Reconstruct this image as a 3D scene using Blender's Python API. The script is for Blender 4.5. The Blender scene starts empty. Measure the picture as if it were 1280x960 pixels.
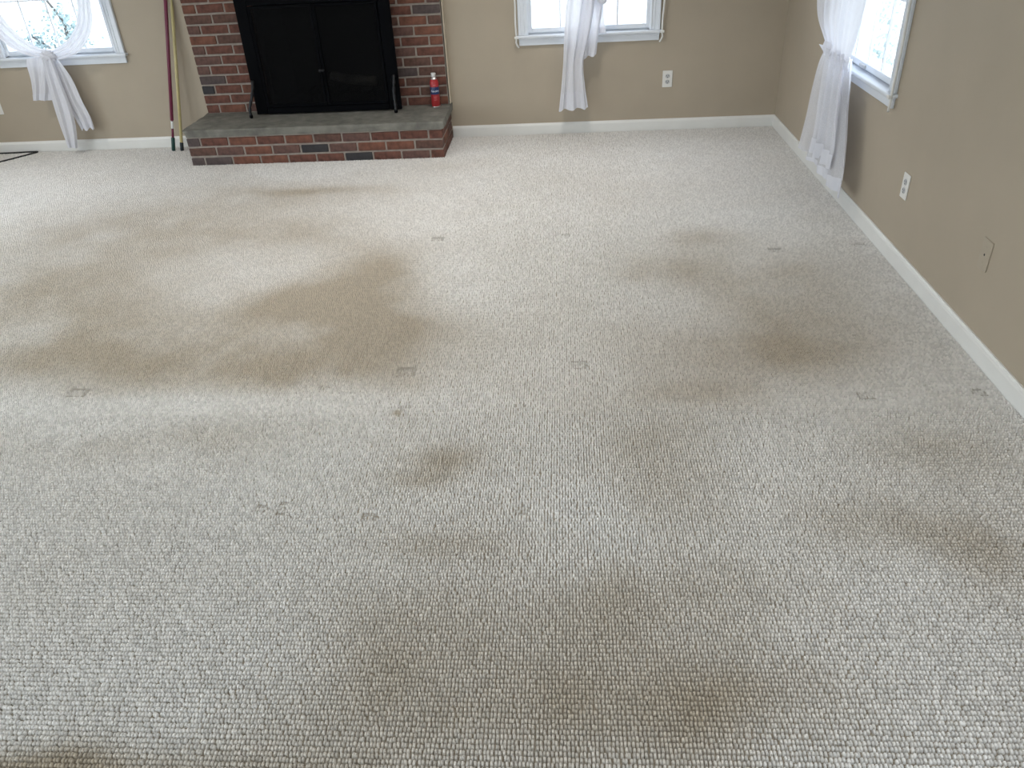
import bpy, bmesh, math, random
import numpy as np
from mathutils import Vector, Matrix, noise

random.seed(7)
rng = np.random.default_rng(11)
scene = bpy.context.scene
COL = scene.collection

# ------------------------------------------------------------------ camera
FPX = 978.93
PITCH, ROLL, YAW = math.radians(32.5676), math.radians(-3.3201), math.radians(-4.8050)
EYE = Vector((0, 0, 1.6))
def cam_axes():
    B = Matrix(((1, 0, 0), (0, 0, -1), (0, 1, 0)))
    cy, sy = math.cos(YAW), math.sin(YAW)
    cp, sp = math.cos(PITCH), math.sin(PITCH)
    cr, sr = math.cos(ROLL), math.sin(ROLL)
    Ry = Matrix(((cy, -sy, 0), (sy, cy, 0), (0, 0, 1)))
    Rp = Matrix(((1, 0, 0), (0, cp, -sp), (0, sp, cp)))
    Rr = Matrix(((cr, -sr, 0), (sr, cr, 0), (0, 0, 1)))
    return Rr @ Rp @ B @ Ry            # rows: right, down, forward
AX = cam_axes()
cam_data = bpy.data.cameras.new('camera')
cam_data.sensor_fit = 'HORIZONTAL'
cam_data.sensor_width = 36.0
cam_data.lens = FPX / 1280.0 * 36.0
cam_data.clip_start = 0.05
cam_data.clip_end = 300
cam = bpy.data.objects.new('camera', cam_data)
COL.objects.link(cam)
rot = Matrix((AX[0], -AX[1], -AX[2])).transposed()
cam.matrix_world = Matrix.Translation(EYE) @ rot.to_4x4()
scene.camera = cam

def floor_at(px, py, z=0.0):           # the point of the carpet seen at a pixel of the photograph
    d = AX.transposed() @ Vector(((px - 640) / FPX, (py - 480) / FPX, 1.0))
    t = (z - EYE.z) / d.z
    p = EYE + d * t
    return p.x, p.y

# ------------------------------------------------------------------ world, light, exposure
SKY = 3.6
FILL_POWER = 56.0  # strength of the added fill lights in the ceiling
world = bpy.data.worlds.new('overcast_sky')
scene.world = world
world.use_nodes = True
wn = world.node_tree
wn.nodes.clear()
w_out = wn.nodes.new('ShaderNodeOutputWorld')
w_bg = wn.nodes.new('ShaderNodeBackground')
w_geo = wn.nodes.new('ShaderNodeTexCoord')
w_sep = wn.nodes.new('ShaderNodeSeparateXYZ')
w_ramp = wn.nodes.new('ShaderNodeValToRGB')
w_ramp.color_ramp.elements[0].position = 0.0
w_ramp.color_ramp.elements[0].color = (0.92, 0.95, 1.0, 1)
w_ramp.color_ramp.elements[1].position = 0.8
w_ramp.color_ramp.elements[1].color = (0.80, 0.87, 1.0, 1)
wn.links.new(w_geo.outputs['Generated'], w_sep.inputs[0])
wn.links.new(w_sep.outputs['Z'], w_ramp.inputs[0])
wn.links.new(w_ramp.outputs[0], w_bg.inputs['Color'])
w_bg.inputs['Strength'].default_value = SKY
wn.links.new(w_bg.outputs[0], w_out.inputs[0])

scene.view_settings.view_transform = 'Standard'
scene.view_settings.look = 'None'
scene.view_settings.gamma = 1.0
scene.view_settings.use_curve_mapping = False
scene.view_settings.exposure = 0.35

def portal(loc, rot_euler, sx, sy):
    L = bpy.data.lights.new('window_portal', 'AREA')
    L.shape = 'RECTANGLE'
    L.size, L.size_y = sx, sy
    L.cycles.is_portal = True
    o = bpy.data.objects.new('window_portal', L)
    o.location = loc
    o.rotation_euler = rot_euler
    COL.objects.link(o)

# ------------------------------------------------------------------ helpers
YB, XR = 5.968, 1.536          # inner faces of the back and the right wall
XL, YF, ZC = -5.1, -2.2, 2.44  # left wall, front wall (behind the camera), ceiling

def new_mat(name):
    m = bpy.data.materials.new(name)
    m.use_nodes = True
    nt = m.node_tree
    return m, nt, nt.nodes['Principled BSDF']

def mat(name, col, rough=0.6, metal=0.0, var=0.0, scale=20.0, bump=0.0, bscale=200.0, spec=0.5, col2=None):
    m, nt, b = new_mat(name)
    b.inputs['Roughness'].default_value = rough
    b.inputs['Metallic'].default_value = metal
    b.inputs['Specular IOR Level'].default_value = spec
    tc = nt.nodes.new('ShaderNodeTexCoord')
    nz = nt.nodes.new('ShaderNodeTexNoise')
    nz.inputs['Scale'].default_value = scale
    nz.inputs['Detail'].default_value = 5.0
    nt.links.new(tc.outputs['Object'], nz.inputs['Vector'])
    rp = nt.nodes.new('ShaderNodeValToRGB')
    c2 = col2 or tuple(c * (1 - var) for c in col)
    c1 = tuple(min(1, c * (1 + var * 0.5)) for c in col)
    rp.color_ramp.elements[0].position = 0.3
    rp.color_ramp.elements[1].position = 0.7
    rp.color_ramp.elements[0].color = (*c2, 1)
    rp.color_ramp.elements[1].color = (*c1, 1)
    nt.links.new(nz.outputs['Fac'], rp.inputs[0])
    nt.links.new(rp.outputs[0], b.inputs['Base Color'])
    if bump > 0:
        n2 = nt.nodes.new('ShaderNodeTexNoise')
        n2.inputs['Scale'].default_value = bscale
        n2.inputs['Detail'].default_value = 4.0
        nt.links.new(tc.outputs['Object'], n2.inputs['Vector'])
        bp = nt.nodes.new('ShaderNodeBump')
        bp.inputs['Strength'].default_value = bump
        bp.inputs['Distance'].default_value = 0.002
        nt.links.new(n2.outputs['Fac'], bp.inputs['Height'])
        nt.links.new(bp.outputs[0], b.inputs['Normal'])
    return m

def tag(o, label=None, cat=None, group=None, kind=None):
    if label: o['label'] = label
    if cat: o['category'] = cat
    if group: o['group'] = group
    if kind: o['kind'] = kind
    return o

def empty(name, loc=(0, 0, 0), rz=0.0, parent=None):
    o = bpy.data.objects.new(name, None)
    o.empty_display_size = 0.05
    COL.objects.link(o)
    o.location = loc
    o.rotation_euler = (0, 0, rz)
    if parent: o.parent = parent
    return o

def obj(name, bm, material=None, parent=None, smooth=False, loc=None):
    me = bpy.data.meshes.new(name)
    bmesh.ops.recalc_face_normals(bm, faces=bm.faces)
    bm.to_mesh(me)
    bm.free()
    if smooth:
        for p in me.polygons: p.use_smooth = True
    if material:
        me.materials.append(material)
    o = bpy.data.objects.new(name, me)
    COL.objects.link(o)
    if parent: o.parent = parent
    if loc: o.location = loc
    return o

def link_mesh(name, me, parent=None, loc=(0, 0, 0)):
    o = bpy.data.objects.new(name, me)
    COL.objects.link(o)
    o.parent = parent
    o.location = loc
    return o

def box(bm, x0, x1, y0, y1, z0, z1, bevel=0.0):
    r = bmesh.ops.create_cube(bm, size=1.0)
    vs = r['verts']
    bmesh.ops.scale(bm, vec=(x1 - x0, y1 - y0, z1 - z0), verts=vs)
    bmesh.ops.translate(bm, vec=((x0 + x1) / 2, (y0 + y1) / 2, (z0 + z1) / 2), verts=vs)
    if bevel > 0:
        es = list({e for v in vs for e in v.link_edges})
        bmesh.ops.bevel(bm, geom=es, offset=bevel, segments=1, affect='EDGES', profile=0.5)

def nbox(*a, bevel=0.0):
    bm = bmesh.new()
    box(bm, *a, bevel=bevel)
    return bm

def tube(bm, pts, rad, seg=10, cap=True):
    pts = [Vector(p) for p in pts]
    rads = rad if isinstance(rad, (list, tuple)) else [rad] * len(pts)
    rings = []
    prev = None
    for i, p in enumerate(pts):
        t = (pts[min(i + 1, len(pts) - 1)] - pts[max(i - 1, 0)]).normalized()
        if prev is None:
            a = t.orthogonal().normalized()
        else:
            a = (prev - t * prev.dot(t)).normalized()
        prev = a
        b = t.cross(a)
        rings.append([bm.verts.new(p + (a * math.cos(2 * math.pi * k / seg) + b * math.sin(2 * math.pi * k / seg)) * rads[i]) for k in range(seg)])
    for r0, r1 in zip(rings, rings[1:]):
        for k in range(seg):
            bm.faces.new((r0[k], r0[(k + 1) % seg], r1[(k + 1) % seg], r1[k]))
    if cap:
        bm.faces.new(rings[0][::-1])
        bm.faces.new(rings[-1])
    return bm

def lathe(bm, prof, seg=28, z0=0.0):
    rings = []
    for r, z in prof:
        rings.append([bm.verts.new((r * math.cos(2 * math.pi * k / seg), r * math.sin(2 * math.pi * k / seg), z + z0)) for k in range(seg)])
    for r0, r1 in zip(rings, rings[1:]):
        for k in range(seg):
            bm.faces.new((r0[k], r0[(k + 1) % seg], r1[(k + 1) % seg], r1[k]))
    bm.faces.new(rings[0][::-1])
    bm.faces.new(rings[-1])
    return bm

def smooth_path(pts, n):
    P = [Vector(p) for p in pts]
    out = []
    for i in range(len(P) - 1):
        p0, p1, p2, p3 = P[max(i - 1, 0)], P[i], P[i + 1], P[min(i + 2, len(P) - 1)]
        for k in range(n):
            t = k / n
            out.append(0.5 * ((2 * p1) + (p2 - p0) * t + (2 * p0 - 5 * p1 + 4 * p2 - p3) * t * t + (3 * p1 - p0 - 3 * p2 + p3) * t ** 3))
    out.append(P[-1])
    return out

# ------------------------------------------------------------------ materials
M_wall = mat('tan_wall_paint', (0.43, 0.368, 0.285), 0.62, var=0.05, scale=3, bump=0.12, bscale=350)
M_ceil = mat('ceiling_white', (0.82, 0.80, 0.76), 0.9, var=0.03, bump=0.2, bscale=150)
M_trim = mat('white_trim_paint', (0.80, 0.80, 0.78), 0.38, var=0.03, scale=8, bump=0.03, bscale=60)
M_vinyl = mat('white_window_vinyl', (0.76, 0.80, 0.86), 0.35, var=0.02)
M_slab = mat('grey_flagstone', (0.19, 0.185, 0.162), 0.85, var=0.38, scale=14, bump=0.9, bscale=60)
M_mortar = mat('grey_mortar', (0.33, 0.29, 0.255), 0.95, var=0.2, scale=30, bump=0.8, bscale=220)
M_black = mat('black_painted_iron', (0.0018, 0.0021, 0.0032), 0.6, var=0.2, scale=40, spec=0.05)
M_leg = mat('dark_wrought_iron', (0.012, 0.013, 0.016), 0.4, metal=0.3, var=0.2)
M_soot = mat('soot_black_firebrick', (0.02, 0.018, 0.017), 0.95, var=0.4, scale=10)
M_plate = mat('white_plastic_plate', (0.78, 0.77, 0.74), 0.35, var=0.02)
M_dark = mat('dark_slot', (0.03, 0.03, 0.03), 0.6)
M_grey = mat('grey_receptacle', (0.50, 0.51, 0.52), 0.4)
M_tanplate = mat('tan_painted_plate', (0.42, 0.365, 0.285), 0.5, var=0.03)
M_metal = mat('aluminium', (0.72, 0.72, 0.72), 0.3, metal=1.0)
M_cream = mat('cream_edge_caulk', (0.56, 0.49, 0.39), 0.6, var=0.1)
M_log = mat('charred_log', (0.10, 0.085, 0.07), 0.95, var=0.6, scale=12, bump=1.0, bscale=40)
M_ash = mat('grey_ash_bark', (0.62, 0.58, 0.52), 0.95, var=0.5, scale=20)
M_cord = mat('black_rubber_cord', (0.012, 0.013, 0.014), 0.5)

BRICKS = [
    mat('brick_red', (0.150, 0.062, 0.045), 0.9, var=0.5, scale=26, bump=0.9, bscale=110),
    mat('brick_orange_red', (0.185, 0.076, 0.050), 0.9, var=0.45, scale=22, bump=0.9, bscale=110),
    mat('brick_brown', (0.125, 0.065, 0.050), 0.9, var=0.45, scale=30, bump=0.9, bscale=110),
    mat('brick_dusky', (0.14, 0.075, 0.062), 0.9, var=0.4, scale=30, bump=0.9, bscale=110),
    mat('brick_purple_grey', (0.090, 0.066, 0.064), 0.85, var=0.35, scale=30, bump=0.9, bscale=110),
    mat('brick_charcoal', (0.034, 0.032, 0.036), 0.8, var=0.3, scale=30, bump=0.9, bscale=110),
]

def glass_mat(name, tint=(1, 1, 1)):
    m, nt, b = new_mat(name)
    nt.nodes.remove(b)
    out = [n for n in nt.nodes if n.type == 'OUTPUT_MATERIAL'][0]
    tr = nt.nodes.new('ShaderNodeBsdfTransparent')
    tr.inputs[0].default_value = (*tint, 1)
    gl = nt.nodes.new('ShaderNodeBsdfGlossy')
    gl.inputs['Roughness'].default_value = 0.02
    fr = nt.nodes.new('ShaderNodeFresnel')
    ge = nt.nodes.new('ShaderNodeNewGeometry')
    ior = nt.nodes.new('ShaderNodeMapRange')       # same reflectance on both faces of the thin pane
    ior.inputs['To Min'].default_value = 1.45
    ior.inputs['To Max'].default_value = 1 / 1.45
    nt.links.new(ge.outputs['Backfacing'], ior.inputs['Value'])
    nt.links.new(ior.outputs[0], fr.inputs['IOR'])
    mx = nt.nodes.new('ShaderNodeMixShader')
    nt.links.new(fr.outputs[0], mx.inputs[0])
    nt.links.new(tr.outputs[0], mx.inputs[1])
    nt.links.new(gl.outputs[0], mx.inputs[2])
    nt.links.new(mx.outputs[0], out.inputs[0])
    return m
M_glass = glass_mat('clear_window_glass', (0.97, 0.99, 0.98))

def sheer_mat(name, see=0.25, col=(0.83, 0.84, 0.90)):
    m, nt, b = new_mat(name)
    nt.nodes.remove(b)
    out = [n for n in nt.nodes if n.type == 'OUTPUT_MATERIAL'][0]
    di = nt.nodes.new('ShaderNodeBsdfDiffuse')
    di.inputs[0].default_value = (*col, 1)
    tl = nt.nodes.new('ShaderNodeBsdfTranslucent')
    tl.inputs[0].default_value = (*col, 1)
    tr = nt.nodes.new('ShaderNodeBsdfTransparent')
    m1 = nt.nodes.new('ShaderNodeMixShader')
    m1.inputs[0].default_value = 0.22
    nt.links.new(di.outputs[0], m1.inputs[1])
    nt.links.new(tl.outputs[0], m1.inputs[2])
    m2 = nt.nodes.new('ShaderNodeMixShader')
    tc = nt.nodes.new('ShaderNodeTexCoord')
    nz = nt.nodes.new('ShaderNodeTexNoise')
    nz.inputs['Scale'].default_value = 300
    nt.links.new(tc.outputs['Object'], nz.inputs['Vector'])
    mr = nt.nodes.new('ShaderNodeMapRange')
    mr.inputs['From Min'].default_value = 0.3
    mr.inputs['From Max'].default_value = 0.7
    mr.inputs['To Min'].default_value = see * 0.7
    mr.inputs['To Max'].default_value = see * 1.3
    nt.links.new(nz.outputs['Fac'], mr.inputs['Value'])
    nt.links.new(mr.outputs[0], m2.inputs[0])
    nt.links.new(m1.outputs[0], m2.inputs[1])
    nt.links.new(tr.outputs[0], m2.inputs[2])
    nt.links.new(m2.outputs[0], out.inputs[0])
    return m
M_sheer = sheer_mat('white_sheer_voile', 0.06)
M_thin = sheer_mat('white_sheer_single_layer', 0.26)
M_hem = sheer_mat('white_sheer_hem', 0.03)

# ------------------------------------------------------------------ room shell
W_Z0, W_Z1 = 0.70, 2.10         # clear opening of every window
W_HALF = 0.43                   # half width of the opening
WIN = [  # centre along the wall
    ('back', -3.683), ('back', 0.180), ('right', 4.348), ('right', 0.75),
]
SIDE_Y0, SIDE_Y1 = -1.6, 4.4                       # opening of the glass door added in the left wall for its light
DOOR_X0, DOOR_X1, DOOR_Z1 = -2.8, 0.6, 2.15   # patio door in the wall behind the camera
TH = 0.16
FB_X0, FB_X1, FB_Z0, FB_Z1 = -2.17, -1.21, 0.253, 1.02   # firebox opening

def wall_bm(along, holes, a0, a1, zt):
    """boxes in wall coordinates: a along, d depth 0..TH outwards, z up; holes = (a0,a1,z0,z1)"""
    bm = bmesh.new()
    cuts = sorted({a0, a1, *[h[0] for h in holes], *[h[1] for h in holes]})
    for s, e in zip(cuts, cuts[1:]):
        zs = [(0.0, zt)]
        for h in holes:
            if h[0] <= s + 1e-6 and h[1] >= e - 1e-6:
                zs = [(0.0, h[2]), (h[3], zt)]
        for z0, z1 in zs:
            if z1 - z0 < 1e-4: continue
            if along == 'back': box(bm, s, e, YB, YB + TH, z0, z1)
            if along == 'front': box(bm, s, e, YF - TH, YF, z0, z1)
            if along == 'right': box(bm, XR, XR + TH, s, e, z0, z1)
            if along == 'left': box(bm, XL - TH, XL, s, e, z0, z1)
    bmesh.ops.remove_doubles(bm, verts=bm.verts, dist=1e-5)
    return bm
def holes_of(side):
    return [(c - W_HALF, c + W_HALF, W_Z0 - 0.024, W_Z1) for s, c in WIN if s == side]

tag(obj('wall_back', wall_bm('back', holes_of('back') + [(FB_X0, FB_X1, FB_Z0, FB_Z1)], XL, XR + TH, ZC), M_wall), kind='structure')
tag(obj('wall_right', wall_bm('right', holes_of('right'), YF, YB, ZC), M_wall), kind='structure')
tag(obj('wall_left', wall_bm('left', [(SIDE_Y0, SIDE_Y1, 0.0, DOOR_Z1)], YF, YB, ZC), M_wall), kind='structure')
tag(obj('wall_front', wall_bm('front', [(DOOR_X0, DOOR_X1, 0.0, DOOR_Z1)], XL, XR + TH, ZC), M_wall), kind='structure')
tag(obj('ceiling', nbox(XL - TH, XR + TH, YF - TH, YB + TH, ZC, ZC + 0.1), M_ceil), kind='structure')

def baseboard(name, axis, a0, a1, face, sign):
    """profile with an eased top; sign = direction into the room"""
    prof = [(0, 0), (0.014, 0), (0.014, 0.066), (0.011, 0.075), (0.007, 0.079), (0.006, 0.084), (0, 0.084)]
    bm = bmesh.new()
    ends = []
    for a in (a0, a1):
        ring = []
        for d, z in prof:
            p = (a, face + sign * d, z) if axis == 'x' else (face + sign * d, a, z)
            ring.append(bm.verts.new(p))
        ends.append(ring)
    n = len(prof)
    for k in range(n):
        bm.faces.new((ends[0][k], ends[0][(k + 1) % n], ends[1][(k + 1) % n], ends[1][k]))
    bm.faces.new(ends[0][::-1]); bm.faces.new(ends[1])
    return tag(obj(name, bm, M_trim), kind='structure')
baseboard('baseboard_back', 'x', -0.834, XR, YB, -1)
baseboard('baseboard_back', 'x', XL, -2.674, YB, -1)
baseboard('baseboard_right', 'y', YF, YB - 0.014, XR, -1)
baseboard('baseboard_left', 'y', SIDE_Y1 + 0.02, YB - 0.014, XL, 1)

# ------------------------------------------------------------------ windows (local x along wall, +y outwards, z up)
def sweep_rect(bm, x0, x1, z0, z1, y0, y1):
    box(bm, x0, x1, y0, y1, z0, z1)

def make_window(n, loc, rz, detail=True, cords=(), latch=None):
    w = empty('window_%d' % n, loc, rz)
    w['kind'] = 'structure'
    hw = W_HALF
    # reveal lining
    def part(name, bm, m=M_vinyl, parent=w): return obj(name, bm, m, parent)
    bm = bmesh.new()
    for s in (-1, 1):
        a, b = sorted((s * hw, s * (hw - 0.012)))
        box(bm, a, b, 0.002, TH, W_Z0, W_Z1)
    box(bm, -hw, hw, 0.002, TH, W_Z1 - 0.012, W_Z1)
    box(bm, -hw, hw, 0.028, TH, W_Z0 - 0.024, W_Z0 + 0.006)
    part('jamb', bm)
    # casing with a stepped profile: flat board, outer bead and inner bead
    for s in (-1, 1):
        bm = bmesh.new()
        for (d0, d1, th) in ((0.0, 0.072, 0.014), (0.052, 0.070, 0.020), (0.004, 0.014, 0.018), (0.026, 0.034, 0.017)):
            a, b = sorted((s * (hw - 0.008 + d0), s * (hw - 0.008 + d1)))
            box(bm, a, b, -th, 0.0, W_Z0 - 0.006, W_Z1 + 0.006, bevel=0.002)
        part('casing', bm)
    bm = bmesh.new()
    for (d0, d1, th) in ((0.0, 0.072, 0.014), (0.052, 0.070, 0.020), (0.004, 0.014, 0.018)):
        box(bm, -hw - 0.064, hw + 0.064, -th, 0.0, W_Z1 + 0.006 + d0, W_Z1 + 0.006 + d1, bevel=0.002)
    part('head_casing', bm)
    part('stool', nbox(-hw - 0.078, hw + 0.078, -0.042, 0.03, W_Z0 - 0.024, W_Z0 - 0.006, bevel=0.004))
    bm = bmesh.new()
    box(bm, -hw - 0.06, hw + 0.06, -0.016, 0.0, W_Z0 - 0.074, W_Z0 - 0.024, bevel=0.003)
    box(bm, -hw - 0.062, hw + 0.062, -0.024, 0.0, W_Z0 - 0.036, W_Z0 - 0.024, bevel=0.003)
    part('apron', bm)
    # two sashes of 4 x 2 panes; the lower one stands nearer to the room
    gz0 = W_Z0 + 0.034
    ph, pw = 0.328, 0.1985
    gx0 = -2 * pw
    for si, (z0, yd) in enumerate(((gz0, 0.010), (gz0 + 2 * ph + 0.016, 0.042))):
        top = z0 + 2 * ph
        bm = bmesh.new()
        box(bm, gx0 - 0.026, gx0, yd, yd + 0.03, z0 - 0.03, top + 0.026, bevel=0.003)
        box(bm, -gx0, -gx0 + 0.026, yd, yd + 0.03, z0 - 0.03, top + 0.026, bevel=0.003)
        box(bm, gx0, -gx0, yd, yd + 0.03, z0 - 0.03, z0, bevel=0.003)
        box(bm, gx0, -gx0, yd, yd + 0.03, top, top + 0.026, bevel=0.003)
        sash = part('sash', bm)
        for k in (1, 2, 3):
            obj('muntin', nbox(gx0 + k * pw - 0.005, gx0 + k * pw + 0.005, yd + 0.006, yd + 0.02, z0, top), M_vinyl, sash)
        obj('muntin', nbox(gx0, -gx0, yd + 0.0055, yd + 0.0205, z0 + ph - 0.005, z0 + ph + 0.005), M_vinyl, sash)
        if detail:
            pane_me = None
            for i in range(4):
                for j in range(2):
                    if pane_me is None:
                        p = obj('pane', nbox(0.0045, pw - 0.0045, yd + 0.011, yd + 0.015, 0.0045, ph - 0.0045), M_glass, sash)
                        pane_me = p.data
                    else:
                        p = link_mesh('pane', pane_me, sash)
                    p.location = (gx0 + i * pw, 0, z0 + j * ph)
        else:
            obj('pane', nbox(gx0, -gx0, yd + 0.011, yd + 0.015, z0, top), M_glass, sash)
        if si == 0 and latch is not None:
            for lx in latch:
                l = obj('sash_lift', nbox(lx - 0.04, lx + 0.04, yd - 0.012, yd, z0 - 0.026, z0 - 0.008, bevel=0.003), M_grey, sash)
                l['label'] = 'grey sash lift on the bottom rail'
    for s in cords:   # white cord clipped down the outer side of the casing
        x = s * (hw + 0.076)
        bm = bmesh.new()
        pts = []
        z = W_Z1 + 0.03
        k = 0
        while z > W_Z0 - 0.03:
            pts.append((x + 0.004 * s * math.sin(z * 9) + 0.002 * math.sin(z * 23), -0.030, z))
            z -= 0.03
        pts += [(x + s * 0.004, -0.030, W_Z0 - 0.05), (x - s * 0.004, -0.028, W_Z0 - 0.07), (x - s * 0.014, -0.024, W_Z0 - 0.084)]
        tube(bm, pts, 0.0062, 8)
        c = obj('side_cord', bm, M_trim, w, smooth=True)
        obj('cord_clip', nbox(x - 0.014, x + 0.014, -0.046, -0.036, W_Z0 - 0.024, W_Z0 - 0.008, bevel=0.002), M_trim, c)
        obj('cord_clip', nbox(x - 0.010, x + 0.010, -0.024, 0.0, W_Z0 + 0.55, W_Z0 + 0.565), M_trim, c)
    return w

make_window(1, (WIN[0][1], YB, 0), 0)
make_window(2, (WIN[1][1], YB, 0), 0, cords=(-1, 1))
make_window(3, (XR, WIN[2][1], 0), -math.pi / 2, cords=(1,), latch=(-0.03,))
make_window(4, (XR, WIN[3][1], 0), -math.pi / 2, detail=False)
for side, c in WIN:
    zc = (W_Z0 + W_Z1) / 2
    if side == 'back': portal((c, YB + TH + 0.02, zc), (-math.pi / 2, 0, 0), 2 * W_HALF, W_Z1 - W_Z0)
    if side == 'right': portal((XR + TH + 0.02, c, zc), (0, math.pi / 2, 0), W_Z1 - W_Z0, 2 * W_HALF)
portal(((DOOR_X0 + DOOR_X1) / 2, YF - TH - 0.02, DOOR_Z1 / 2), (math.pi / 2, 0, 0), DOOR_X1 - DOOR_X0, DOOR_Z1)

# patio door behind the camera
def patio_door(name, loc, rz, dw):
    d = empty(name, loc, rz)
    d['kind'] = 'structure'
    bm = bmesh.new()
    for x0, x1 in ((-dw, -dw + 0.05), (dw - 0.05, dw)):
        box(bm, x0, x1, -0.14, 0.01, 0, DOOR_Z1)
    box(bm, -dw, dw, -0.14, 0.01, DOOR_Z1 - 0.05, DOOR_Z1)
    box(bm, -dw, dw, -0.14, 0.01, 0, 0.04)
    obj('door_frame', bm, M_vinyl, d)
    for x0, x1, yy in ((-dw + 0.05, -dw / 2, -0.06), (-dw / 2 - 0.06, 0.03, -0.11), (-0.03, dw / 2 + 0.06, -0.06), (dw / 2, dw - 0.05, -0.11)):
        bm = bmesh.new()
        box(bm, x0, x0 + 0.07, yy, yy + 0.04, 0.04, DOOR_Z1 - 0.05)
        box(bm, x1 - 0.07, x1, yy, yy + 0.04, 0.04, DOOR_Z1 - 0.05)
        box(bm, x0, x1, yy, yy + 0.04, 0.04, 0.13)
        box(bm, x0, x1, yy, yy + 0.04, DOOR_Z1 - 0.13, DOOR_Z1 - 0.05)
        pnl = obj('sliding_panel', bm, M_vinyl, d)
        obj('pane', nbox(x0 + 0.07, x1 - 0.07, yy + 0.017, yy + 0.023, 0.13, DOOR_Z1 - 0.13), M_glass, pnl)
patio_door('door_1', ((DOOR_X0 + DOOR_X1) / 2, YF, 0), 0, (DOOR_X1 - DOOR_X0) / 2)
patio_door('added_side_door', (XL, (SIDE_Y0 + SIDE_Y1) / 2, 0), -math.pi / 2, (SIDE_Y1 - SIDE_Y0) / 2)  # unseen, added to throw daylight across to the right wall
portal((XL - TH - 0.02, (SIDE_Y0 + SIDE_Y1) / 2, DOOR_Z1 / 2), (0, -math.pi / 2, 0), DOOR_Z1, SIDE_Y1 - SIDE_Y0)

# ------------------------------------------------------------------ carpet
m, nt, b = new_mat('looped_wool_carpet')
b.inputs['Roughness'].default_value = 1.0
b.inputs['Specular IOR Level'].default_value = 0.1
b.inputs['Sheen Weight'].default_value = 0.35
b.inputs['Sheen Roughness'].default_value = 0.5
at = nt.nodes.new('ShaderNodeAttribute'); at.attribute_name = 'soil'
CLEAN, SOILED = (0.88, 0.868, 0.852), (0.51, 0.445, 0.355)
mx = nt.nodes.new('ShaderNodeMix'); mx.data_type = 'RGBA'
mx.inputs['A'].default_value = (*CLEAN, 1); mx.inputs['B'].default_value = (*SOILED, 1)
sepc = nt.nodes.new('ShaderNodeSeparateColor')
nt.links.new(at.outputs['Color'], sepc.inputs[0])
nt.links.new(sepc.outputs[0], mx.inputs['Factor'])
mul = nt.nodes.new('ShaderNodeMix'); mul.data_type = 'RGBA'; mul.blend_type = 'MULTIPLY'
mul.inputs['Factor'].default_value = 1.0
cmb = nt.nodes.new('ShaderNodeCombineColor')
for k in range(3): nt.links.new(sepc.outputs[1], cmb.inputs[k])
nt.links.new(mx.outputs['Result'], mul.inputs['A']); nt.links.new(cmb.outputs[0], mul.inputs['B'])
tc = nt.nodes.new('ShaderNodeTexCoord')
nz = nt.nodes.new('ShaderNodeTexNoise'); nz.inputs['Scale'].default_value = 500
nt.links.new(tc.outputs['Object'], nz.inputs['Vector'])
mr = nt.nodes.new('ShaderNodeMapRange'); mr.inputs['To Min'].default_value = 0.9; mr.inputs['To Max'].default_value = 1.1
nt.links.new(nz.outputs['Fac'], mr.inputs['Value'])
mul2 = nt.nodes.new('ShaderNodeMix'); mul2.data_type = 'RGBA'; mul2.blend_type = 'MULTIPLY'; mul2.inputs['Factor'].default_value = 1.0
cm2 = nt.nodes.new('ShaderNodeCombineColor')
for k in range(3): nt.links.new(mr.outputs[0], cm2.inputs[k])
nt.links.new(mul.outputs['Result'], mul2.inputs['A']); nt.links.new(cm2.outputs[0], mul2.inputs['B'])
nt.links.new(mul2.outputs['Result'], b.inputs['Base Color'])
M_carpet = m

M_back = mat('carpet_backing', (0.36, 0.32, 0.26), 1.0, var=0.1, scale=60)
floor = tag(obj('floor', nbox(XL - TH, XR + TH, YF - TH, YB + TH, -0.12, 0.0), M_back), kind='structure')

_G = {}
def vnoise(x, y, seed):
    """smooth value noise on arrays"""
    if seed not in _G: _G[seed] = np.random.default_rng(seed).random((256, 256))
    g = _G[seed]
    xi, yi = np.floor(x).astype(int), np.floor(y).astype(int)
    fx, fy = x - xi, y - yi
    fx = fx * fx * (3 - 2 * fx); fy = fy * fy * (3 - 2 * fy)
    a = g[xi & 255, yi & 255]; b_ = g[(xi + 1) & 255, yi & 255]
    c = g[xi & 255, (yi + 1) & 255]; d_ = g[(xi + 1) & 255, (yi + 1) & 255]
    return (a * (1 - fx) + b_ * fx) * (1 - fy) + (c * (1 - fx) + d_ * fx) * fy
def fbm(x, y, s, seed, oct=4):
    r = 0; amp = 0.5
    for k in range(oct):
        r = r + amp * vnoise(x * s * 2 ** k, y * s * 2 ** k, seed + k); amp *= 0.5
    return r / 0.9375

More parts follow.
